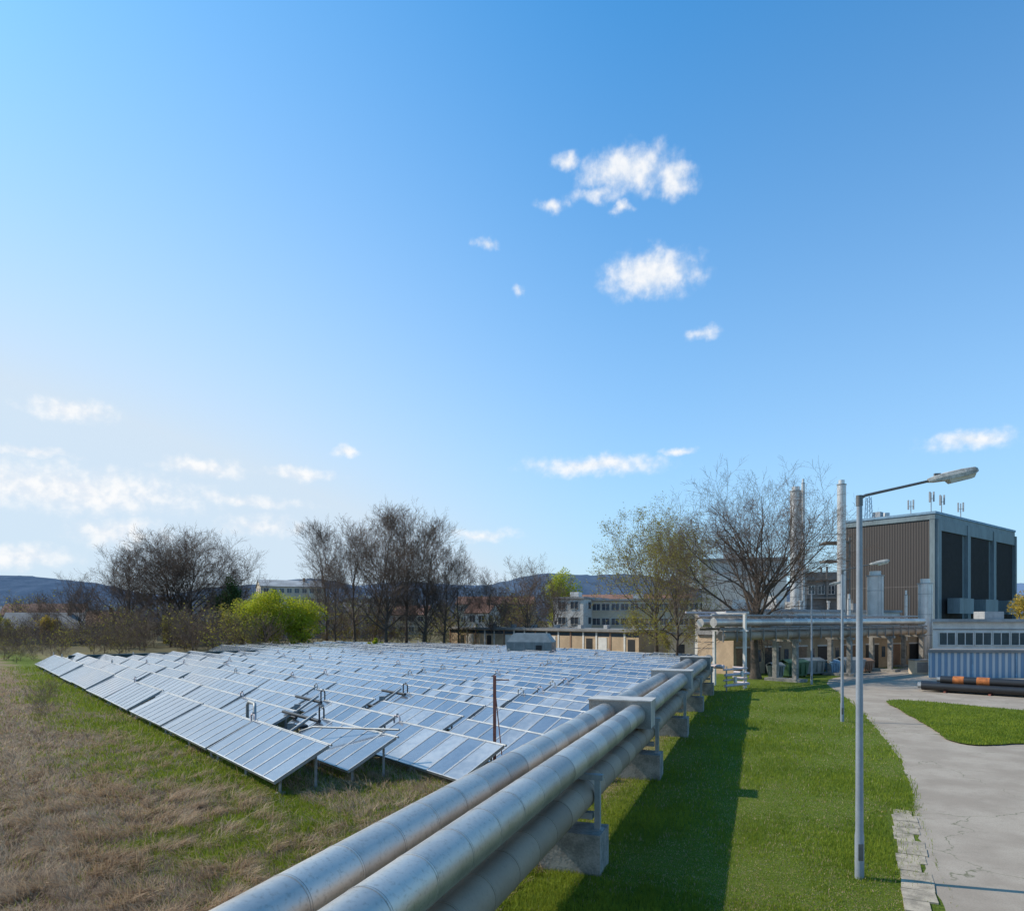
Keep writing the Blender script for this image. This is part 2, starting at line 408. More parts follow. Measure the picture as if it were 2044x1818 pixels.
for t_,L in((22.6,1.0),(36.4,1.0),(50,.9)):
    w=2.0; o0=-5.34
    mb.obox(Vector(pt(o0,t_,ZU-.43)),n3*w,d3*L,(0,0,.86),M_boxal)
    mb.obox(Vector(pt(o0-.04,t_-.04,ZU+.43)),n3*(w+.08),d3*(L+.08),(0,0,.04),M_boxal)
    for k in(0,L/2,L-.04): mb.obox(Vector(pt(o0-.012,t_+k,ZU-.44)),n3*(w+.024),d3*.03,(0,0,.868),M_steel)
mb.obj('expansion_joint_cover',parent=pl)
mb=MB()
t_=15.2-9.35
while t_<T_END:
    mb.obox(Vector(pt(-5.35,t_-.45,-.1)),n3*2.1,d3*.9,(0,0,.97),M_conc)
    mb.obox(Vector(pt(-5.2,t_-.07,.87)),n3*.12,d3*.14,(0,0,1.2),M_steel)
    mb.obox(Vector(pt(-3.46,t_-.07,.87)),n3*.12,d3*.14,(0,0,1.09),M_steel)
    mb.obox(Vector(pt(-5.3,t_-.08,1.962)),n3*2.02,d3*.16,(0,0,.12),M_steel)
    mb.obox(Vector(pt(-5.2,t_-.1,1.1)),n3*1.7,d3*.2,(0,0,.14),M_steel)
    mb.obox(Vector(pt(-3.5,t_-.12,.87)),n3*.22,d3*.24,(0,0,.02),M_steel)
    t_+=9.35
mb.obj('pipe_supports',parent=pl)
mb=MB()
Zb=5.2
Pv=Vector((P[0],P[1],0))
for oo,tt,zb in((OL,T_END,Zb),(OM,T_END-.2,Zb+.02)):
    pts=[Vector(pt(oo,tt-.4,ZU))]
    for a in range(0,91,15): pts.append(Vector(pt(oo,tt-.4+.55*math.sin(R(a)),ZU+.55*(1-math.cos(R(a))))))
    c0=Vector(pt(oo,tt+.15,0))
    pts.append(Vector((c0.x,c0.y,zb-.6)))
    for a in range(15,91,15): pts.append(Vector((c0.x,c0.y,zb-.6))+Pv*.6*(1-math.cos(R(a)))+Vector((0,0,.6*math.sin(R(a)))))
    pts.append(pts[-1]+Pv*1.0)
    mb.tube(pts,RP+.03,24,M_silver)
    for zz in(3.2,3.7,4.2): mb.tube([(c0.x,c0.y,zz),(c0.x,c0.y,zz+.03)],RP+.04,24,M_band)
mb.obj('riser_elbows',parent=pl)

br=empty('pipe_bridge')
S0=Vector(pt(OL,T_END+.15,0)); S1=Vector(pt(OM,T_END-.05,0))
Ev=Vector((E[0],E[1],0))
BL=40.5
def bp(a,side,z): return S1+Pv*a+Ev*side+Vector((0,0,z))
mb=MB()
side0=(S0-S1).dot(Ev)
clad_pipe(mb,lambda x:bp(x,0,Zb+.02),.6,BL,RP,M_alu,1.3)
clad_pipe(mb,lambda x:bp(x,side0,Zb),.2,BL,RP,M_alu,1.3,off=.4)
clad_pipe(mb,lambda x:bp(x,-.1,Zb-1.05),1.5,BL,.38,M_alu_d,1.3,off=.4)
mb.tube([bp(1,side0+.7,Zb+.55),bp(BL,side0+.7,Zb+.55)],.12,12,M_pinkw)
mb.tube([bp(1,.5,Zb+.6),bp(BL,.5,Zb+.6)],.07,12,M_steel)
mb.obj('bridge_pipes',parent=br)
mb=MB()
for a in(12,22,31,39):
    for sd in(-.45,side0+.5):
        p=bp(a,sd,0); mb.obox(p-Pv*.2-Ev*.2,Pv*.4,Ev*.4,(0,0,3.5),M_conc)
    p=bp(a,-.9,3.5); mb.obox(p-Pv*.17,Pv*.34,Ev*(side0+1.8),(0,0,.22),M_conc)
    mb.obox(bp(a-.7,-1.2,-.1),Pv*1.4,Ev*(side0+2.4),(0,0,.35),M_conc)
for sd in(-.55,side0+.5):
    mb.obox(bp(.8,sd,Zb-.62),Pv*(BL-1),Ev*.12,(0,0,.2),M_gall)
for i in range(21):
    mb.obox(bp(1+i*1.9,-.5,Zb-.45),Pv*.1,Ev*(side0+1),(0,0,.06),M_gall)
    mb.obox(bp(1+i*1.9,-.62,Zb-1.5),Pv*.08,Ev*.08,(0,0,1.0),M_gall)
mb.obj('bridge_frame',parent=br)
mb=MB()
for sd in(-1.0,side0+.9):
    mb.obox(bp(3.4,sd,0),Pv*.22,Ev*.22,(0,0,6.1),M_white)
mb.obox(bp(3.38,-1.2,5.9),Pv*.26,Ev*(side0+2.4),(0,0,.2),M_white)
mb.obox(bp(3.38,-1.2,4.5),Pv*.2,Ev*(side0+2.4),(0,0,.12),M_white)
mb.obox(bp(.5,-1.2,5.95),Pv*3,Ev*.12,(0,0,.15),M_pinkw)
mb.obox(bp(-.5,side0+.8,5.95),Pv*4,Ev*.12,(0,0,.15),M_pinkw)
for k in range(4):
    z=.45+k*.40; yy=-1.6+.12*(k%2)
    mb.tube([bp(-.2,yy,z),bp(2.9,yy,z),bp(3.1,yy+.3,z),bp(3.1,yy+1.4,z)],.07 if k%2 else .11,12,M_pinkw)
for a in(.2,2.6): mb.obox(bp(a,-1.45,0),Pv*.08,Ev*.08,(0,0,1.9),M_steel)
for a,z in((.9,.85),(1.8,1.25)): mb.tube([bp(a,-1.75,z-.2),bp(a,-1.75,z+.25)],.13,12,M_silver)
mb.tube([bp(.2,-1.2,1.85),bp(.2,0,1.85),bp(.2,1,1.85)],.16,12,M_pinkw)
mb.obj('valve_station_portal')

# ------------------------------------------------------------ collectors
TILT=27.5
row_q=[7.85+2.45*i for i in range(24)]
rr=random.Random(11)
for ri,q0 in enumerate(row_q):
    mb=MB()
    s0=(0.521*q0+6.6)/.853 + rr.uniform(0,.8)
    if ri<2: s0=21.3
    if ri==2: s0=18.4
    s1=91+rr.uniform(-1,1) if q0<30 else 118+rr.uniform(-2,1)
    if q0>55: s1-= (q0-55)*2.2
    s=s0; gi=0
    while s<s1-2:
        npan=7 if not(ri==1 and gi==0) else 6
        gap=.28+ (rr.random()<.15)*.5
        if ri==1 and gi==0: gap=3.0
        if ri==2 and gi==1: gap=2.2
        if ri==4 and gi==1: gap=1.6
        tl=R(TILT+rr.uniform(-1.6,1.6)); zb=.5+rr.uniform(-.04,.04); yawj=rr.uniform(-.008,.008)
        if ri in(2,3) and gi==0: zb=.35
        e3=Vector((E[0],E[1],yawj)).normalized(); up=Vector((P[0]*math.cos(tl),P[1]*math.cos(tl),math.sin(tl))).normalized()
        nr=up.cross(e3).normalized()
        if nr.z<0: nr=-nr
        org=Vector((P[0]*q0+E[0]*s,P[1]*q0+E[1]*s,zb)); W=1.0; L=2.02
        tone=rr.choice([0,0,1,2]) 
        for j in range(npan):
            c=org+e3*(j*W)
            if ri>0 and rr.random()<.006: continue
            k=tone if rr.random()<.75 else rr.randrange(3)
            if rr.random()<(.45 if (2<=ri<=9 and gi<2) else .02): k=3
            mb.obox(c+e3*.015,e3*(W-.03),up*L,nr*-.09,M_steel)
            mb.obox(c+e3*.045+up*.04+nr*.002,e3*(W-.09),up*(L-.08),nr*.006,M_pan[k])
            mb.obox(c+e3*.008,e3*.034,up*L,nr*.022,M_frameal)
            mb.obox(c+e3*(W-.042),e3*.034,up*L,nr*.022,M_frameal)
            mb.obox(c+e3*.043-up*.002,e3*(W-.086),up*.035,nr*.02,M_frameal)
            mb.obox(c+e3*.043+up*(L-.034),e3*(W-.086),up*.035,nr*.02,M_frameal)
        for j in(.3,npan/2,npan-.3):
            c=org+e3*(j*W)
            f=c+up*.35; mb.box(f.x-.035,f.x+.035,f.y-.035,f.y+.035,-.05,f.z-.1,M_steel)
            f=c+up*(L-.35); mb.box(f.x-.035,f.x+.035,f.y-.035,f.y+.035,-.05,f.z-.1,M_steel)
            mb.obox(c+up*.1-nr*.17,e3*.06,up*(L-.2),nr*.078,M_steel)
            f=c+up*.35; mb.box(f.x-.13,f.x+.13,f.y-.13,f.y+.13,-.05,.09,M_conc)
        a=org+up*(L+.08)-nr*.05
        mb.tube([a,a+e3*npan*W],.04,8,M_steel,caps=True)
        if rr.random()<.28 or gap>1:
            mat_=M_black if (gap>1) else (M_pinkw if rr.random()<.6 else M_steel)
            hh=.38 if gap>1 else .16
            a=org+e3*(npan*W-.1)+up*(L*1.0)
            mb.tube([a-Vector((0,0,.2)),a+Vector((0,0,hh)),a+Vector((0,0,hh+.07))+e3*.08,a+e3*.4+Vector((0,0,hh+.07)),a+e3*.45+Vector((0,0,hh)),a+e3*.45-Vector((0,0,.1))],.035,8,mat_)
            mb.tube([a+e3*.2+Vector((0,0,hh+.07)),a+e3*.2+Vector((0,0,hh+.17))],.05,8,M_steel)
        if gap>1:
            for uu in(.15,.85):
                a=org+e3*(npan*W-.4)+up*(L*uu)+nr*.12
                mb.tube([a,a+e3*(gap+.9)],.075,10,M_black)
            a=org+e3*(npan*W+.4)+up*.1; mb.tube([a+nr*.1,a+up*1.9+nr*.22],.06,10,M_steel)
            a=org+e3*(npan*W+1.1)+up*1.0; mb.box(a.x-.12,a.x+.12,a.y-.12,a.y+.12,a.z-.1,a.z+.25,M_steel)
        s+=npan*W+gap; gi+=1
    mb.obj('solar_collector_row')
mb=MB()
def sp3(q,s,z): return (P[0]*q+E[0]*s,P[1]*q+E[1]*s,z)
mb.tube([sp3(12.4,21.6,1.62),sp3(10.9,25.5,1.40),sp3(10.6,26,1.2),sp3(10.5,26.3,.3)],.04,10,M_steel)
for zz in(.45,.75): mb.tube([sp3(9.2,29.5,zz),sp3(12.5,29.9,zz),sp3(12.7,31,zz)],.07,10,M_black)
mb.tube([sp3(10.0,29.3,.3),sp3(10,29.3,1.8),sp3(10.1,29.6,1.95),sp3(10.2,30.6,1.95),sp3(10.2,30.8,1.8),sp3(10.2,30.8,.4)],.07,10,M_steel)
mb.obj('feed_pipework')
mb=MB(); mb.box(-.055,.055,-.05,.05,-.1,3.55,M_rust); mb.box(-.12,.12,-.12,.12,0,.03,M_rust); mb.box(.056,.5,-.02,.02,3.38,3.42,M_rust)
mb.tube([(0,.05,3.2),(.25,.05,.8)],.02,6,M_rust); mb.obj('rusty_steel_post',(-.6,24.2,0))
mb=MB()
for i in range(23):
    mb.box(i,i+.06,0,.06,0,1.35,M_fence)
mb.box(0,22,-.02,.0,.05,1.3,M_fence); mb.box(0,22,-.03,.08,1.3,1.36,M_frame)
mb.obj('green_fence',(P[0]*11+E[0]*94,P[1]*11+E[1]*94,0),math.atan2(P[1],P[0]))

# ------------------------------------------------------------ lamps
def lamp():
    mb=MB()
    mb.tube([(0,0,-.1),(0,0,.9),(0,0,1.0),(0,0,7.95)],[.092,.092,.080,.056],20,M_lampp)
    mb.tube([(0,0,7.9),(0,0,8.12)],.068,16,M_lampa)
    arm=[(0,0,8.05),(.12,0,8.12),(1.42,0,8.40),(1.5,0,8.42)]
    mb.tube(arm,[.036,.032,.028,.028],10,M_lampa)
    Z=Matrix.Rotation(-R(12),4,'Y')
    def tr(p): 
        q=Z@Vector(p); return (q.x+1.36,q.y,q.z+8.39)
    prof=[(0,.05,.05,-.03),(.12,.085,.075,-.05),(.35,.12,.10,-.07),(.7,.14,.10,-.08),(.9,.12,.085,-.06),(.97,.06,.05,-.03)]
    rings=[]
    for x,w,zt,zb in prof:
        b=len(mb.v); rings.append(b)
        for yy,zz in((-w,zb),(-w*1.02,0),(-w*.8,zt*.8),(0,zt),(w*.8,zt*.8),(w*1.02,0),(w,zb)): mb.v.append(tr((x,yy,zz)))
    k=mb.mi(M_lamph)
    for i in range(len(rings)-1):
        for j in range(7):
            j2=(j+1)%7
            mb.f.append((rings[i]+j,rings[i+1]+j,rings[i+1]+j2,rings[i]+j2)); mb.m.append(k); mb.sm.append(False)
    for r0,rev in((rings[0],0),(rings[-1],1)):
        ff=[r0+j for j in range(7)]; mb.f.append(tuple(ff[::-1] if rev else ff)); mb.m.append(k); mb.sm.append(False)
    a=[tr((.36,-.11,-.07)),tr((.9,-.1,-.065)),tr((.9,.1,-.065)),tr((.36,.11,-.07))]
    b_=[tr((.40,-.08,-.15)),tr((.86,-.075,-.14)),tr((.86,.075,-.14)),tr((.40,.08,-.15))]
    b=len(mb.v); mb.v+=a+b_; kl=mb.mi(M_lens)
    for q in((4,7,6,5),(0,1,5,4),(1,2,6,5),(2,3,7,6),(3,0,4,7)): mb.f.append(tuple(b+i for i in q)); mb.m.append(kl); mb.sm.append(False)
    p=tr((.2,0,.08)); mb.box(p[0]-.06,p[0]+.06,-.03,.03,p[2]-.02,p[2]+.035,M_lampa)
    mb.box(-.05,.05,-.097,-.085,.4,.75,M_lampa)
    return mb.mesh('street_lamp')
lm=lamp()
for (x,y,r) in((7.38,14.9,-8),(17.7,37.6,-12),(25.2,59,-15)): link('street_lamp',lm,(x,y,0),R(r))

# ------------------------------------------------------------ black pipe stack
mb=MB()
dv=Vector((8,-7.5,0)).normalized(); nv=Vector((-dv.y,dv.x,0))
st=Vector((31.2,53.4,0)); r=.30
for k,(off,z,a0) in enumerate(((0,.42,0),(.64,.42,.6),(1.28,.42,-.3),(.32,.42+.52,1.2))):
    a=st+nv*off+dv*a0; 
    mb.tube([a+Vector((0,0,z)),a+dv*17+Vector((0,0,z))],r,22,M_black)
    mb.tube([a-dv*.25+Vector((0,0,z)),a-dv*.001+Vector((0,0,z))],r*.6,18,M_steel)
    mb.tube([a-dv*.26+Vector((0,0,z)),a-dv*.252+Vector((0,0,z))],r*.52,18,M_dark)
    if k==3:
        mb.tube([a+dv*.8+Vector((0,0,z)),a+dv*1.5+Vector((0,0,z))],r+.012,22,M_orange)
        mb.tube([a+dv*2.3+Vector((0,0,z)),a+dv*3.1+Vector((0,0,z))],r+.012,22,M_orange)
for i in range(6):
    mb.obox(st+dv*(1.5+i*2.8)-nv*.4,dv*.14,nv*2.3,(0,0,.115),M_rust)
mb.obj('black_pipe_stack')

# ------------------------------------------------------------ buildings
YAW=math.atan2(-E[1],-E[0])
def windows(mb,x0,x1,z0,z1,n,wf=.7,y=0,m=None,fr=None,muntin=1):
    m=m or M_glass; fr=fr or M_white
    st=(x1-x0)/n
    for i in range(n):
        a=x0+st*i+st*(1-wf)/2; b=a+st*wf
        mb.box(a,b,y-.03,y+.05,z0,z1,m)
        t=.07
        mb.box(a-t,b+t,y-.08,y+.02,z1,z1+t,fr); mb.box(a-t,b+t,y-.12,y+.02,z0-t,z0,fr)
        mb.box(a-t,a,y-.08,y+.02,z0,z1,fr); mb.box(b,b+t,y-.08,y+.02,z0,z1,fr)
        for k in range(1,muntin+1):
            c=a+(b-a)*k/(muntin+1); mb.box(c-.04,c+.04,y-.07,y+.02,z0,z1,fr)
mb=MB(); H=19.3; LX=11.6; LY=31
mb.box(-LX,0,0,LY,0,H-.02,M_frame)
mb.box(-LX+.02,-.5,-.12,-.0,0,H-1.1,M_brown)
for z in(9.7,): mb.box(-LX+.02,-.5,-.135,-.12,z,z+.05,M_gall)
mb.box(-.5,.12,-.22,0,0,H-1.0,M_frame)
mb.box(-LX-.1,.15,-.25,LY+.1,H-1.0,H-.3,M_frame)
mb.box(-LX-.2,.25,-.35,LY+.2,H-.3,H,M_blue)
bw=LY/3
for i in range(3):
    y0=i*bw+1.6; y1=(i+1)*bw-1.0
    mb.box(.0,.10,y0,y1,0,H-2.4,M_bay)
    for k in range(22):
        y=y0+(y1-y0)*k/22; mb.box(.10,.16,y,y+.10,0,H-2.4,M_bay)
for i in range(4):
    y=min(LY-.6,i*bw-.0); mb.box(0,.45,y,y+.6,0,H-1.0,M_frame)
    if i<3: mb.box(.003,.3,y+.6,y+1.5,0,H-2.2,M_frame)
mb.box(0,.35,.6,LY-.6,H-2.4,H-1.0,M_frame)
mb.box(-9,-8,3,4,H,H+1.2,M_flat); mb.box(-5,-3,10,13,H,H+.9,M_flat)
for k in range(3): mb.box(.46,1.9,3+k*9.5,8+k*9.5,6.2,8.2,M_frame)
def antenna(x,y,h,pan=3):
    mb.tube([(x,y,H),(x,y,H+h)],.06,8,M_ant)
    for k in range(pan):
        a=2*math.pi*k/max(1,pan)+.4; cx,cy=x+.3*math.cos(a),y+.3*math.sin(a)
        mb.box(cx-.08,cx+.08,cy-.08,cy+.08,H+h-1.2,H+h+.1,M_ant); mb.box(min(x,cx),max(x,cx),min(y,cy)-.02,max(y,cy)+.02,H+h-.8,H+h-.74,M_ant)
antenna(-1.2,2.2,2.8); antenna(-.6,4.0,2.5); antenna(-4.0,3,2.2,2); antenna(-1.0,12,2.4,2)
for dx in(-.4,.4):
    for dy in(-.4,.4): mb.tube([(-9.6+dx,3+dy,H-.1),(-9.6+dx*.6,3+dy*.6,H+3.4)],.06,6,M_blue)
for k in range(5):
    z=H+.3+k*.65; w=.42-.03*k
    mb.tube([(-9.6-w,3-w,z),(-9.6+w,3-w,z+.6)],.035,5,M_blue); mb.tube([(-9.6+w,3-w,z),(-9.6+w,3+w,z+.6)],.035,5,M_blue); mb.tube([(-9.6-w,3-w,z),(-9.6+w,3-w,z)],.035,5,M_blue)
mb.tube([(-8,5,H),(-8,5,H+1.2)],.4,10,M_white)
mb.obj('boiler_house',(54.2,90,0),YAW)

def stack(name,x,y,r,z0,z1,rings=8,cap=True,m=M_silver):
    mb=MB(); mb.tube([(0,0,z0),(0,0,z1)],[r,r],24,m)
    for k in range(rings):
        z=z0+(z1-z0)*(k+.5)/rings; mb.tube([(0,0,z),(0,0,z+.06)],r+.02,24,M_steel)
    if cap:
        mb.tube([(0,0,z1),(0,0,z1+.1)],r*1.12,24,M_steel); mb.tube([(0,0,z1+.1),(0,0,z1+.6)],r*.7,20,m)
    for dx in(-.2,.2): mb.tube([(dx,-r-.15,z0),(dx,-r-.15,z1)],.025,5,M_steel)
    mb.obj(name,(x,y,0))
stack('chimney_stack',34.2,84.5,.66,0,20.8,9); stack('chimney_stack',34.75,83.7,.20,0,21.6,9)
stack('chimney_stack',39.7,84.5,.50,0,21.6,9)
stack('storage_silo',48.6,82.5,.75,0,9.6,4); stack('water_tank',43.5,84,.9,0,10.6,3,m=M_white)
stack('vent_stack',36.5,76,.18,3,7.6,2); stack('vent_stack',45.5,81,.16,3,8.2,2)
mb=MB()
for x in(0,2.6,5.2):
    for y in(0,3): mb.box(x,x+.2,y,y+.2,0,15.5 if x>3 else 12,M_gall)
for z in(8,10.3,12.6,14.9):
    w=5.4 
    x0=-.1 if z<12 else 2.5
    mb.box(x0,w,-.1,3.3,z,z+.16,M_gall)
    mb.box(x0,w,-.12,-.06,z+1.0,z+1.06,M_gall)
mb.box(.3,5.1,.5,2.9,0,11.3,M_greyr); windows(mb,.4,5,8.6,9.6,4,.6,.5)
mb.obj('steel_gallery',(36.2,87,0),-.2)

ang=math.atan2(.47,.882)
mb=MB()
mb.box(2,34,0,5,0,3.9,M_tan); mb.box(1.7,34.3,-.6,5,3.9,4.5,M_greyr)
for i in range(8):
    x=2.4+i*3.95
    mb.box(x,x+2.2,-.03,.05,0,2.6,M_dark if i%2 else M_brick); mb.box(x-.1,x+2.3,-.06,.02,2.6,2.75,M_white)
    mb.box(x+2.8,x+3.4,-.03,.05,1.2,2.4,M_glass)
mb.box(9,36,5,13,0,6.3,M_white); mb.box(8.8,36.2,4.8,13.2,6.3,6.6,M_flat)
windows(mb,9.4,35,4.9,5.7,14,.75,5)
for i,(x,y,w,hh) in enumerate(((10,8,2,1.1),(13,10,3,.9),(17,8,1.5,1.6),(21,9,2.5,1.0),(27,9,2,1.3),(31,8,1.2,.9))):
    mb.box(x,x+w,y,y+w,6.6,6.6+hh,M_flat if i%2 else M_silver)
for x in(12,16,20,25,31): mb.tube([(x,7.0,6.6),(x,7.0,7.5)],.14,10,M_silver); mb.tube([(x,7.0,7.5),(x,7.0,7.7)],.22,10,M_silver)
mb.obj('factory_hall',(20,68,0),ang)
mb=MB(); mb.box(-9,3,0,12,0,14.2,M_white); mb.box(-9.2,3.2,-.2,12.2,14.2,14.6,M_flat); mb.box(-6,-3,2,6,14.6,15.4,M_white)
mb.box(3.003,3.05,3,9,8,11,M_glass)
mb.obj('white_tower_block',(37.5,104,0),YAW+.55)

mb=MB()
ft=[(0,0),(40,0),(48,13),(11,13)]
mb.prism(ft,0,5.2,M_white); mb.prism([(-.3,-.4),(40.3,-.4),(48.4,13.2),(10.8,13.2)],5.2,5.5,M_flat)
windows(mb,.5,39,2.9,4.1,22,.86,0,muntin=1)
mb.box(0,39,-.05,.02,4.4,4.5,M_greyr)
mb.box(8,10,5,7,5.5,6.3,M_flat)
mb.obj('white_office_building',(42.6,71,0),-.06)
mb=MB(); mb.prism([(0,0),(36,0),(38,2.4),(1.6,2.4)],0,2.35,M_corw); mb.prism([(-.1,-.15),(36.1,-.15),(38.2,2.5),(1.5,2.5)],2.352,2.62,M_greyr)
for i in range(10): mb.box(i*3.9,i*3.9+.12,-.06,0,0,2.35,M_blue)
mb.obj('corrugated_shed',(39.2,66,0),-.07)
mb=MB(); mb.box(0,1.5,0,1.2,0,1.35,M_cream); mb.box(-.05,1.55,-.05,1.25,1.35,1.45,M_greyr); mb.box(.2,1.3,-.02,.01,.2,1.2,M_greyr); mb.obj('electrical_cabinet',(40.0,69.6,0),0)

mb=MB()
L=50
mb.box(-L,0,0,8,0,3.5,M_tan); mb.box(-L-.3,.3,-.5,8.3,3.5,3.9,M_greyr); mb.box(-L,0,-.02,0,2.75,3.35,M_glass)
for i in range(17):
    x=-L+i*L/17; mb.box(x,x+.35,-.08,0,0,3.5,M_white if i%3 else M_brick)
    if i%3==1: mb.box(x+.8,x+2.2,-.04,0,0,2.4,M_dark)
    if i%4==2: mb.box(x+.6,x+2.4,-.06,0,.1,2.6,M_white)
for i in range(8): mb.box(-46+i*6,-45.2+i*6,3,3.8,3.9,4.5,M_flat)
mb.obj('low_service_building',(18.8,104,0),YAW)
mb=MB()
mb.box(0,9,0,5,0,3.4,M_cream); mb.box(-.2,9.2,-.3,5.2,3.4,3.75,M_greyr); mb.box(1,2.1,-.03,.05,0,2.2,M_dark); windows(mb,3,8.5,1.2,2.4,3,.6)
mb.obj('gatehouse',(20.5,92,0),-.35)
mb=MB()
mb.box(-3,3,0,3,0,2.5,M_hut)
mb.poly([(-3,0,2.5),(-2.2,.4,3.6),(2.2,.4,3.6),(3,0,2.5)],M_hut); mb.poly([(3,3,2.5),(2.2,2.6,3.6),(-2.2,2.6,3.6),(-3,3,2.5)],M_hut)
mb.poly([(-3,3,2.5),(-2.2,2.6,3.6),(-2.2,.4,3.6),(-3,0,2.5)],M_hut); mb.poly([(3,0,2.5),(2.2,.4,3.6),(2.2,2.6,3.6),(3,3,2.5)],M_hut)
mb.poly([(-2.2,.4,3.6),(-2.2,2.6,3.6),(2.2,2.6,3.6),(2.2,.4,3.6)],M_hut)
for x in(-2,-.7,.6,1.9): mb.box(x,x+.06,-.03,0,0,2.5,M_steel)
mb.box(.9,1.7,-.05,0,.0,2.1,M_dark)
mb.obj('metal_equipment_hut',(2.2,91,0),-.25)

def house(name,x,y,w,d,h,rz,wall,roof='flat',floors=2,nw=6,rm=None,rh=3):
    mb=MB(); mb.box(-w/2,w/2,0,d,0,h,wall)
    if roof=='flat': mb.box(-w/2-.3,w/2+.3,-.3,d+.3,h,h+.4,rm or M_flat)
    else: mb.gable(-w/2,w/2,0,d,h,h+rh,rm or M_red,wall)
    fh=h/floors
    for f in range(floors): windows(mb,-w/2+.6,w/2-.6,f*fh+fh*.35,f*fh+fh*.8,nw,.6 if nw<12 else .8)
    for f in range(floors):
        for k in range(2):
            y0=d*(.2+.45*k); mb.box(w/2,w/2+.04,y0,y0+1.4,f*fh+fh*.35,f*fh+fh*.8,M_glass); mb.box(-w/2-.04,-w/2,y0,y0+1.4,f*fh+fh*.35,f*fh+fh*.8,M_glass)
    if roof!='flat': mb.box(w*.2,w*.2+.7,d*.4,d*.4+.7,h+rh*.5,h+rh+1,M_brick)
    else: mb.box(-w*.2,-w*.2+2,d*.3,d*.3+2,h+.4,h+1.6,M_white)
    mb.obj(name,(x,y,0),rz)
house('office_building',31,148,30,12,9.4,-.32,M_cream,'flat',3,14)
house('office_building',12,150,7,14,9.8,-.5,M_white,'flat',3,2)
house('apartment_block',30,190,36,12,9.8,-.2,M_cream,'gable',3,16,M_red,2.4)
house('apartment_block',-6,235,26,12,10.5,-.1,M_cream,'gable',3,12,M_red,2.6)
house('apartment_block',-78,250,22,14,17,.45,M_cream,'gable',5,8,M_flat,2.5)
house('white_house',-8.5,170,6,9,7,-.3,M_white,'gable',2,2,M_red,2.2)
house('grey_roof_house',-103,155,17,9,3.4,.35,M_offw,'gable',1,5,M_greyr,3.4)
house('gabled_house',-90.5,155,6,9,3.9,.5,M_offw,'gable',2,2,M_brick,3.2)
house('long_shed',-75,175,26,9,4.5,.1,M_cream,'flat',1,8)
house('warehouse',-50,200,30,12,6,.1,M_offw,'flat',2,8)
house('town_house',-150,230,16,10,6.5,.3,M_cream,'gable',2,4,M_red,4)
house('town_house',-180,260,18,10,7,.2,M_offw,'gable',2,4,M_red,4)
house('town_house',-62,260,16,10,8,.2,M_cream,'gable',2,4,M_greyr,3.5)
house('town_house',-36,240,14,10,7,-.1,M_cream,'gable',2,4,M_red,3)
house('apartment_block',-58,300,30,12,14,-.1,M_offw,'flat',5,9)
house('apartment_block',60,220,50,14,12,-.1,M_cream,'flat',4,16)
house('town_house',-210,270,20,10,6.5,.3,M_offw,'gable',2,4,M_greyr,4)
house('apartment_block',75,140,30,14,9,-.2,M_cream,'flat',3,10)

def container(name,x,y,rz,m,w=2.6,d=1.5,h=1.4):
    mb=MB()
    mb.obox((-w/2+.2,.15,.15),(w-.4,0,0),(0,d-.3,0),(0,0,.05),m)
    mb.poly([(-w/2+.2,.12,.15),(w/2-.2,.12,.15),(w/2,0,h),(-w/2,0,h)],m)
    mb.poly([(w/2-.2,d-.12,.15),(-w/2+.2,d-.12,.15),(-w/2,d,h),(w/2,d,h)],m)
    mb.poly([(-w/2+.2,d-.12,.15),(-w/2+.2,.12,.15),(-w/2,0,h),(-w/2,d,h)],m)
    mb.poly([(w/2-.2,.12,.15),(w/2-.2,d-.12,.15),(w/2,d,h),(w/2,0,h)],m)
    mb.box(-w/2-.05,w/2+.05,-.05,.02,h-.06,h+.04,m)
    mb.obox((-w/2,0,h),(w,0,0),(0,d*.5,.25),(0,0,.05),m); mb.obox((-w/2,d,h),(w,0,0),(0,-d*.5,.25),(0,0,.049),m)
    for i in range(4): mb.box(-w/2+.3+i*(w-.6)/3.2,-w/2+.38+i*(w-.6)/3.2,-.04,.1,.3,h,m)
    for xx in(-w/2+.4,w/2-.4): mb.tube([(xx-.04,.2,.1),(xx+.04,.2,.1)],.1,10,M_black); mb.tube([(xx-.04,d-.2,.1),(xx+.04,d-.2,.1)],.1,10,M_black)
    mb.obj(name,(x,y,0),rz)
container('waste_container',27.0,66.0,.4,M_green); container('waste_container',29.6,68.5,.4,M_hut,2.8); container('waste_container',34.0,69.5,.3,M_steel,2.6); container('waste_container',31.9,69.0,.3,M_blue,1.2,1,1.2)
container('waste_container',36.4,71.5,.3,M_brick,1.3,1,1.2); container('waste_container',24.6,64.5,.4,M_hut,1.4,1,1.2)

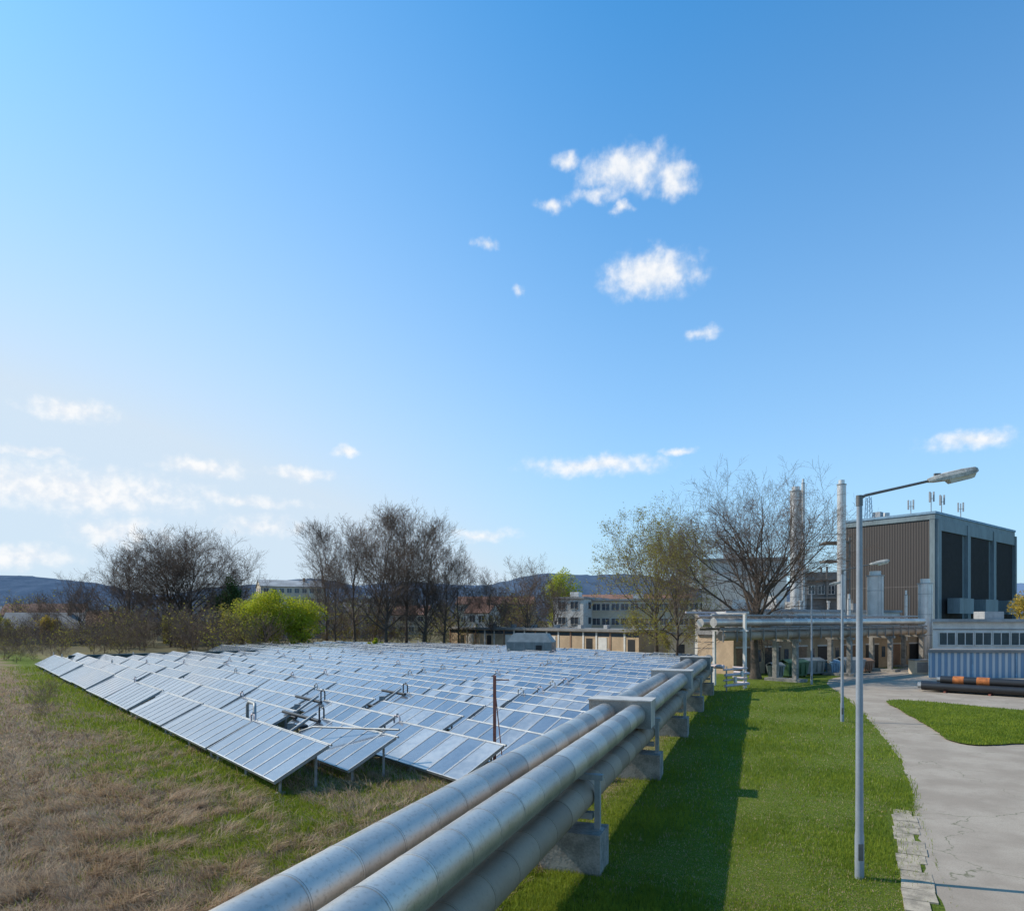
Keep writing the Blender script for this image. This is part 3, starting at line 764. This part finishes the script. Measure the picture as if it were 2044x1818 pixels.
# ------------------------------------------------------------ trees
def tree_mesh(name,seed,H=20,W=14,clear=.25,limbs=14,trunk_r=.4,ang=(35,60),excurrent=True,nch=(0,8,6,4),trop=.12,leaf=None,leafn=0,leafs=.12,bark=None,twig=None,wig=.18,levels=4,tmin=.014,lead=.30,lr=.028):
    rg=random.Random(seed); lines=[]; tips=[]
    segn=[9,7,4,3,2]; sides=[9,6,4,3,3]
    def rv(): return Vector((rg.gauss(0,1),rg.gauss(0,1),rg.gauss(0,1)))
    def branch(p,d,L,r0,lv,rend):
        n=segn[lv]; pts=[p.copy()]; rad=[r0]; dirs=[d]
        for i in range(n):
            d=(d+rv()*wig*(.35 if lv==0 else 1)*.6+Vector((0,0,1))*(trop if lv>0 else .1)*(.5+i/n)).normalized()
            p=p+d*(L/n); pts.append(p.copy()); rad.append(r0+(rend-r0)*((i+1)/n)**.7); dirs.append(d)
        lines.append((pts,rad,lv))
        return pts,rad,dirs
    def child(pts,rad,dirs,t):
        f=t*(len(pts)-1); i=min(int(f),len(pts)-2); u=f-i
        return pts[i].lerp(pts[i+1],u),rad[i]*(1-u)+rad[i+1]*u,dirs[i+1]
    def spread(d,a,az):
        x=d.orthogonal().normalized(); y=d.cross(x)
        return (d*math.cos(a)+(x*math.cos(az)+y*math.sin(az))*math.sin(a)).normalized()
    def sub(pts,rad,dirs,L,lv):
        if lv>=levels: 
            tips.append(pts[-1]); tips.append(pts[1]); return
        n=nch[lv]
        for k in range(n):
            t=.22+.78*(k+rg.random())/n
            p,r,d=child(pts,rad,dirs,min(t,.99))
            dd=spread(d,R(rg.uniform(25,58)),rg.uniform(0,6.28))
            l=L*rg.uniform(.38,.64)*(1.15-.45*t)
            rr_=max(tmin,min(r*.58,l*.024)); a=branch(p,dd,l,rr_,lv+1,max(tmin*.6,rr_*.3)); sub(*a,l,lv+1)
    d0=Vector((rg.uniform(-.05,.05),rg.uniform(-.05,.05),1)).normalized()
    Lt=H*(.95 if excurrent else clear+lead)
    tr=branch(Vector((0,0,-.2)),d0,Lt,trunk_r,0,trunk_r*(.10 if excurrent else .35))
    for k in range(limbs):
        u=(k+rg.random()*.7)/limbs
        t=(clear+(1-clear)*u) if excurrent else ((clear*.9+(lead+clear*.1)*u**.8)/(clear+lead))
        t=min(.99,t)
        p,r,d=child(*tr,t)
        az=k*2.4+rg.uniform(-.5,.5)
        a=R(ang[1]+(ang[0]-ang[1])*u+rg.uniform(-8,8)); dd=spread(Vector((0,0,1)),a,az)
        if excurrent: l=W*.5/max(.5,math.sin(a))*(1.0-.72*u**1.6)*rg.uniform(.75,1.2)
        else:
            hz,cz=H*(1-clear)*.5,H*(clear+(1-clear)*.5); l=.5
            while l<H:
                q=p+dd*l
                if (q.x**2+q.y**2)/(W*.5)**2+((q.z-cz)/hz)**2>.95: break
                l+=.4
            l=max(l,W*.25)*rg.uniform(.85,1.08)
        rl=min(r*.65,l*lr+.02)
        b_=branch(p,dd,l,rl,1,rl*.15); sub(*b_,l,1)
    V=[];F=[];MI=[]
    for pts,rad,lv in lines:
        n=sides[lv]; base=len(V)
        d=(pts[1]-pts[0]).normalized(); a=d.orthogonal().normalized()
        for i,p in enumerate(pts):
            if 0<i<len(pts)-1: d=(pts[i+1]-pts[i-1]).normalized()
            a=(a-d*a.dot(d)).normalized(); b2=d.cross(a)
            rr_=rad[i]
            if lv==0 and i==0: rr_*=1.35
            for j in range(n):
                th=6.28318*j/n; c,s=math.cos(th)*rr_,math.sin(th)*rr_
                V.append((p.x+a.x*c+b2.x*s,p.y+a.y*c+b2.y*s,p.z+a.z*c+b2.z*s))
        for i in range(len(pts)-1):
            for j in range(n):
                j2=(j+1)%n; F.append((base+i*n+j,base+i*n+j2,base+(i+1)*n+j2,base+(i+1)*n+j)); MI.append(0 if lv<3 else 1)
    V=np.array(V,np.float32); zmax=V[:,2].max(); sc=H/zmax; V*=sc
    F=np.array(F,np.int32)
    if leafn and tips:
        T=np.array([(p.x,p.y,p.z) for p in tips],np.float32)*sc
        idx=np.random.randint(0,len(T),leafn); C=T[idx]+np.random.randn(leafn,3)*.18
        A=np.random.randn(leafn,3);A/=np.linalg.norm(A,axis=1)[:,None]; B=np.random.randn(leafn,3);B-=A*(A*B).sum(1)[:,None];B/=np.linalg.norm(B,axis=1)[:,None]
        s=(leafs*(.6+.8*np.random.rand(leafn)))[:,None]
        LV=np.stack([C-A*s,C-B*s*.6,C+A*s,C+B*s*.6],1).reshape(-1,3)
        LF=np.arange(leafn*4).reshape(-1,4)+len(V); V=np.concatenate([V,LV]);F=np.concatenate([F,LF]);MI+= [2]*leafn
    me=fast_mesh(name,V,F,[bark or M_bark,twig or M_twig,leaf or M_lgreen],MI)
    return me,V,F,np.array(MI)
tA=tree_mesh('bare_tree',1,24,18,.16,20,.40,(20,54),True,(0,9,7,4),.16,wig=.24,tmin=.017)[0]
tB=tree_mesh('bare_tree_broad',2,20,18,.16,17,.46,(6,70),False,(0,10,7,5),.07,wig=.24,tmin=.017,lr=.021)[0]
tC=tree_mesh('bare_poplar',3,26,17,.15,21,.36,(16,44),True,(0,9,6,4),.19,bark=M_bark2,wig=.24,tmin=.018)[0]
tC2=tree_mesh('bare_poplar',23,26,18,.14,17,.38,(6,60),False,(0,10,7,4),.10,bark=M_bark2,wig=.24,tmin=.017,lead=.45,lr=.021)[0]
tD=tree_mesh('bare_tree_round',4,18,16,.15,16,.36,(6,70),False,(0,10,7,5),.08,wig=.22,tmin=.017,lr=.021)[0]
tBig=tree_mesh('oak',9,21.3,20,.19,23,.62,(3,84),False,(0,12,8,5),.045,wig=.27,tmin=.012,lead=.34,lr=.020)[0]
tLeaf=tree_mesh('budding_tree',12,21,16,.13,20,.36,(5,70),False,(0,11,7,5),.06,leaf=M_lyel,leafn=15000,leafs=.09,wig=.20,lead=.42,tmin=.013,lr=.018)[0]
link('large_bare_tree',tBig,(22.4,64.5,0),.7)
link('budding_tree',tLeaf,(19.6,95,0),0,(1.04,1.04,1.06)); link('budding_tree',tLeaf,(18.8,80,0),2.0,(.6,.6,.86))
for (me,x,y,rz,s,nm) in(
   (tC,-34.2,130,0,.98,'bare_poplar'),(tC2,-30.0,134,2,.98,'bare_poplar'),(tC,-27.0,137,4,1.14,'bare_poplar'),(tC2,-20.5,136,1,1.10,'bare_poplar'),(tC,-16.5,133,3,1.0,'bare_poplar'),
   (tB,-22.6,126,1,1.10,'bare_tree'),(tA,-12.6,130,2.5,.86,'bare_tree'),(tA,-10.3,136,.5,.78,'bare_tree'),(tA,-32,127,4.4,.7,'bare_tree'),(tB,-16,127,2.8,.8,'bare_tree'),
   (tD,3.0,128,0,1.0,'bare_tree'),(tD,-4,134,2,.88,'bare_tree'),(tD,8,136,3.5,.80,'bare_tree'),
   (tB,-69,152,0,1.32,'bare_tree'),(tB,-78,158,2,1.34,'bare_tree'),(tD,-87,160,1,1.30,'bare_tree'),(tA,-82,150,1.6,.95,'bare_tree'),(tD,-63,158,4,1.22,'bare_tree'),(tB,-73.5,156,4,1.30,'bare_tree'),
   (tD,-92,150,1.1,.9,'bare_tree'),(tD,-100,150,2.4,.6,'bare_tree')):
    link(nm,me,(x,y,0),rz,s)

def leaf_cloud(name,loc,r,n,size,m,seed=0,clumps=26,trunk=True):
    rg=np.random.RandomState(seed)
    C=rg.randn(clumps,3); C/=np.linalg.norm(C,axis=1)[:,None]; C*=(rg.rand(clumps,1)**.4)*np.array(r)*.78
    C[:,2]+=r[2]*1.02
    idx=rg.randint(0,clumps,n); rad=np.array(r)*(.20+.14*rg.rand(clumps,1))[idx]
    v=rg.randn(n,3); v/=np.linalg.norm(v,axis=1)[:,None]; pts=C[idx]+v*rad*(rg.rand(n,1)**.35)
    pts[:,2]=np.maximum(pts[:,2],.1)
    A=rg.randn(n,3);A/=np.linalg.norm(A,axis=1)[:,None]; B=rg.randn(n,3);B-=A*(A*B).sum(1)[:,None];B/=np.linalg.norm(B,axis=1)[:,None]
    s=size*(.6+.8*rg.rand(n,1)); V=np.stack([pts-A*s,pts-B*s*.6,pts+A*s,pts+B*s*.6],1).reshape(-1,3)
    F=np.arange(n*4).reshape(-1,4)
    par=empty(name,loc); o=link('foliage',fast_mesh('foliage',V,F,[m]),parent=par)
    if trunk:
        mb=MB(); mb.tube([(0,0,-.1),(.1,0,r[2]*.6),(0,.1,r[2]*1.2)],[.22,.16,.08],8,M_bark)
        for k in range(9):
            c=C[k%clumps]; mb.tube([(0,0,r[2]*.35),(c[0]*.5,c[1]*.5,c[2]*.7),tuple(c)],[.1,.07,.03],5,M_bark)
        mb.obj('trunk',parent=par)
leaf_cloud('leafing_willow',(-43.0,122,0),(6.2,4.5,5.6),15000,.14,M_lgreen,1,80)
leaf_cloud('leafing_willow',(-36.6,122,0),(5.0,3.5,4.9),9500,.14,M_lgreen,2,60)
leaf_cloud('leafing_shrub',(-50,130,0),(4.4,3.5,5.0),5000,.14,M_lyel,12,34)
leaf_cloud('leafing_tree',(13.0,180,0),(6.5,5,9.6),12000,.20,M_lgreen,3,50)
leaf_cloud('evergreen_tree',(-60.5,150,0),(3.6,3.4,7.6),7000,.18,M_ldark,4,44)
leaf_cloud('evergreen_tree',(-57.5,155,0),(3,3,5),4500,.18,M_ldark,14,30)
leaf_cloud('blossoming_tree',(58.5,79,0),(4.2,3.5,4.3),5500,.13,M_gold,5,24)
leaf_cloud('blossoming_shrub',(-97,146,0),(3,2.5,3.6),3500,.14,M_gold,6,30)
leaf_cloud('leafing_shrub',(-110,150,0),(3,2.5,3.6),3000,.14,M_lyel,16,30)
leaf_cloud('leafing_shrub',(-68,140,0),(2.6,2.5,3.4),2500,.13,M_lyel,17,24)
leaf_cloud('evergreen_shrub',(-23,118,0),(1.6,1.2,1.2),2500,.12,M_lgreen,7,12)

sh=[tree_mesh('sh',30+i,5.5,5,.03,9,.06,(15,60),False,(0,7,5,3),.12,levels=3,bark=M_twig,leaf=M_lyel,leafn=(300 if i==1 else 20),leafs=.09) for i in range(3)]
def thicket(name,positions):
    Vs=[];Fs=[];Ms=[];off=0
    for (x,y,s) in positions:
        me,V,F,MI=sh[np.random.randint(0,3)]; a=np.random.rand()*6.28
        c,sn=math.cos(a),math.sin(a); W=V.copy()
        W[:,0],W[:,1]=(V[:,0]*c-V[:,1]*sn)*1.2,(V[:,0]*sn+V[:,1]*c)*1.2
        W*=s; W[:,0]+=x; W[:,1]+=y
        Vs.append(W);Fs.append(F+off);Ms.append(MI);off+=len(W)
    link(name,fast_mesh(name,np.concatenate(Vs),np.concatenate(Fs),[M_twig,M_twig,M_lyel],np.concatenate(Ms)))
rs=np.random.RandomState(9)
pos=[]
for i in range(125):
    y=rs.uniform(108,150); k=rs.uniform(-.80,-.32); s=rs.uniform(.6,1.7)
    if k<-.58: s=min(s,.5+.8*rs.rand())
    pos.append((k*y,y,s))
for i in range(44):
    y=rs.uniform(128,150); x=rs.uniform(-.33,.03)*y; pos.append((x,y,rs.uniform(.6,1.6)))
for i in range(18): pos.append((rs.uniform(-82,-62),rs.uniform(86,105),rs.uniform(.3,.7)))
thicket('shrub_thicket',pos)
pos=[]
for i in range(140):
    y=rs.uniform(180,320); x=rs.uniform(-.8,.35)*y; pos.append((x,y,rs.uniform(1.5,3.0)))
thicket('distant_tree_belt',pos)
pos=[(-27.5,41,.28),(-25,37,.2),(-30,45,.3),(-20,30,.16),(-33,50,.3),(-26.5,39.5,.22)]
thicket('meadow_weeds',pos)
for me,_,_,_ in sh: bpy.data.meshes.remove(me)

# ------------------------------------------------------------ hills
def hill(name,y0,prof,depth,m):
    xs=np.linspace(-3200,3200,420); rows=14; V=[];F=[]
    for j in range(rows):
        f=j/(rows-1)
        for x in xs:
            hh=prof(x)*math.sin(f*math.pi/2)**.8
            hh+= (math.sin(x*.11+j)*1.2+math.sin(x*.23+j*2.1)*1.0+random.uniform(-1.2,1.2))*(f>0)
            V.append((x,y0+depth*f,hh if f>0 else -2))
    n=len(xs)
    for j in range(rows-1):
        for i in range(n-1): F.append((j*n+i,j*n+i+1,(j+1)*n+i+1,(j+1)*n+i))
    link(name,fast_mesh(name,V,F,[m],smooth=True))
M_hill=mat('forested_hill_hazy',(.095,.135,.195),1,0,.3,.02,spec=0,col2=(.06,.095,.145))  # bluish distance haze is mixed into the base colour of the woods
M_hill2=mat('far_hill_hazy',(.15,.22,.33),1,0,.1,.01,spec=0)  # paler blue: aerial haze painted into the colour of the back ridge
def p1(x):
    return 95+18*math.sin(x*.0031+1.0)+14*math.sin(x*.0083+.4)+6*math.sin(x*.021)+22*math.exp(-((x+1250)/160)**2)+20*math.exp(-((x+640)/220)**2)+16*math.exp(-((x-330)/160)**2)
def p2(x): return 150+22*math.sin(x*.0021+2)+10*math.sin(x*.009)
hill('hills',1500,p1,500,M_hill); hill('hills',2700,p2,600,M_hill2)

# ------------------------------------------------------------ world + clouds
w=bpy.data.worlds.new('World'); scene.world=w; w.use_nodes=True
t=NT(w.node_tree); bg=w.node_tree.nodes['Background']
ST=.15
sky=t.n('ShaderNodeTexSky',sky_type='NISHITA'); sky.sun_disc=False
sky.sun_elevation=R(SUN_EL); sky.sun_rotation=R(SUN_AZ); sky.altitude=200; sky.air_density=1.0; sky.dust_density=1.0; sky.ozone_density=2.0
base=t.vmath('MULTIPLY',sky.outputs[0],(.14,1.10,1.58))
tc=t.n('ShaderNodeTexCoord').outputs['Generated']
sp=t.n('ShaderNodeSeparateXYZ'); t.l(tc,sp.inputs[0])
az=t.math('ARCTAN2',sp.outputs[0],sp.outputs[1]); el=t.math('ARCSINE',sp.outputs[2])
eld=t.math('MULTIPLY',el,57.2958)
# aerosol haze: thick near the horizon and toward the sun's side of the sky
ca=t.math('COSINE',t.math('SUBTRACT',az,R(SUN_AZ)))
gs=t.math('MULTIPLY',t.ramp(ca,.0,1.0),1.30)
fz=t.math('EXPONENT',t.math('DIVIDE',t.math('MAXIMUM',eld,0),-23.0))
haze=t.math('SUBTRACT',t.math('MULTIPLY',fz,t.math('ADD',gs,1.0)),.09,clamp=True)
haze=t.math('MULTIPLY',t.math('MINIMUM',haze,1.0),.97)
skyc=t.mix(haze,base,(.67/ST,.79/ST,.91/ST,1))
cb=t.n('ShaderNodeCombineXYZ'); t.l(az,cb.inputs[0]); t.l(el,cb.inputs[1])
v0=t.vmath('MULTIPLY',cb.outputs[0],(57.2958,57.2958,0))
nz=t.n('ShaderNodeTexNoise'); nz.inputs['Scale'].default_value=.55; nz.inputs['Detail'].default_value=5; nz.inputs['Roughness'].default_value=.55; t.l(v0,nz.inputs['Vector'])
wv=t.vmath('MULTIPLY',t.vmath('SUBTRACT',nz.outputs['Color'],(.5,.5,.5)),(2.4,1.5,0))
v1=t.vmath('ADD',v0,wv)
CL=[(9.3,32.3,4.5,1.6,1.1),(13,31.3,2.0,1.3,1.1),(4.4,33.1,1.5,.7,.8),(3.2,30.6,1.3,.6,.8),(6.8,31.0,2.4,.6,.7),(8.9,30.2,.9,.5,.9),
(11.2,25.7,4.6,1.9,1.2),(-13.3,13,1.3,.6,1),(6.8,12.2,6.6,1.0,1),(13.2,13.1,1.6,.45,.9),(-32.2,14.1,3.4,.9,1),(-32.5,8.9,11,1.8,1.1),(-23.9,11.1,3.6,.9,1),(-16.8,11.2,3.4,.6,.9),
(33.3,12,3.2,.8,.9),(-2.1,28.2,1.2,.45,.8),(15.1,21.4,1.6,.5,.7),(.7,25.1,.7,.5,.6),(-29.5,6.2,3.8,1.3,.9),(-19.7,7.1,3.4,1.0,.85),(-2.5,6.8,3.6,.6,.7),(-35,4.2,4,1,.9),(-34.5,11.1,3,.45,.8),(-21,9.0,6,.6,.7)]
acc=None
for (a,e,ra,re,op) in CL:
    dd=t.vmath('MULTIPLY',t.vmath('SUBTRACT',v1,(a,e,0)),(1/ra,1/re,0))
    val=t.math('MULTIPLY',t.math('SUBTRACT',1.0,t.vmath('LENGTH',dd)),op)
    acc=val if acc is None else t.math('MAXIMUM',acc,val)
n2=t.noise(v0,.9,7,.55)
dens=t.math('ADD',acc,t.math('MULTIPLY',t.math('SUBTRACT',n2,.5),1.3))
alpha=t.math('MULTIPLY',t.ramp(dens,-.15,1.0),.92)
alpha=t.math('MULTIPLY',alpha,t.ramp(acc,-.40,.25))
shade=t.noise(v0,.9,5)
cc=t.mix(t.ramp(shade,.35,.65),(.80/ST,.86/ST,.94/ST,1),(1.0/ST,1.0/ST,1.0/ST,1))
t.l(t.mix(alpha,skyc,cc),bg.inputs['Color']); bg.inputs['Strength'].default_value=ST

sun=bpy.data.lights.new('sun','SUN'); sun.energy=4.8; sun.angle=R(.5); sun.color=(1,.90,.76)
so=bpy.data.objects.new('sun',sun); scene.collection.objects.link(so); so.rotation_euler=sun_dir.to_track_quat('Z','Y').to_euler()

cam=bpy.data.cameras.new('camera'); cam.lens=24.66; cam.sensor_width=36; cam.shift_y=.1595; cam.clip_end=12000
co=bpy.data.objects.new('camera',cam); scene.collection.objects.link(co); co.location=(0,0,5.5); co.rotation_euler=(R(90),0,0)
scene.camera=co
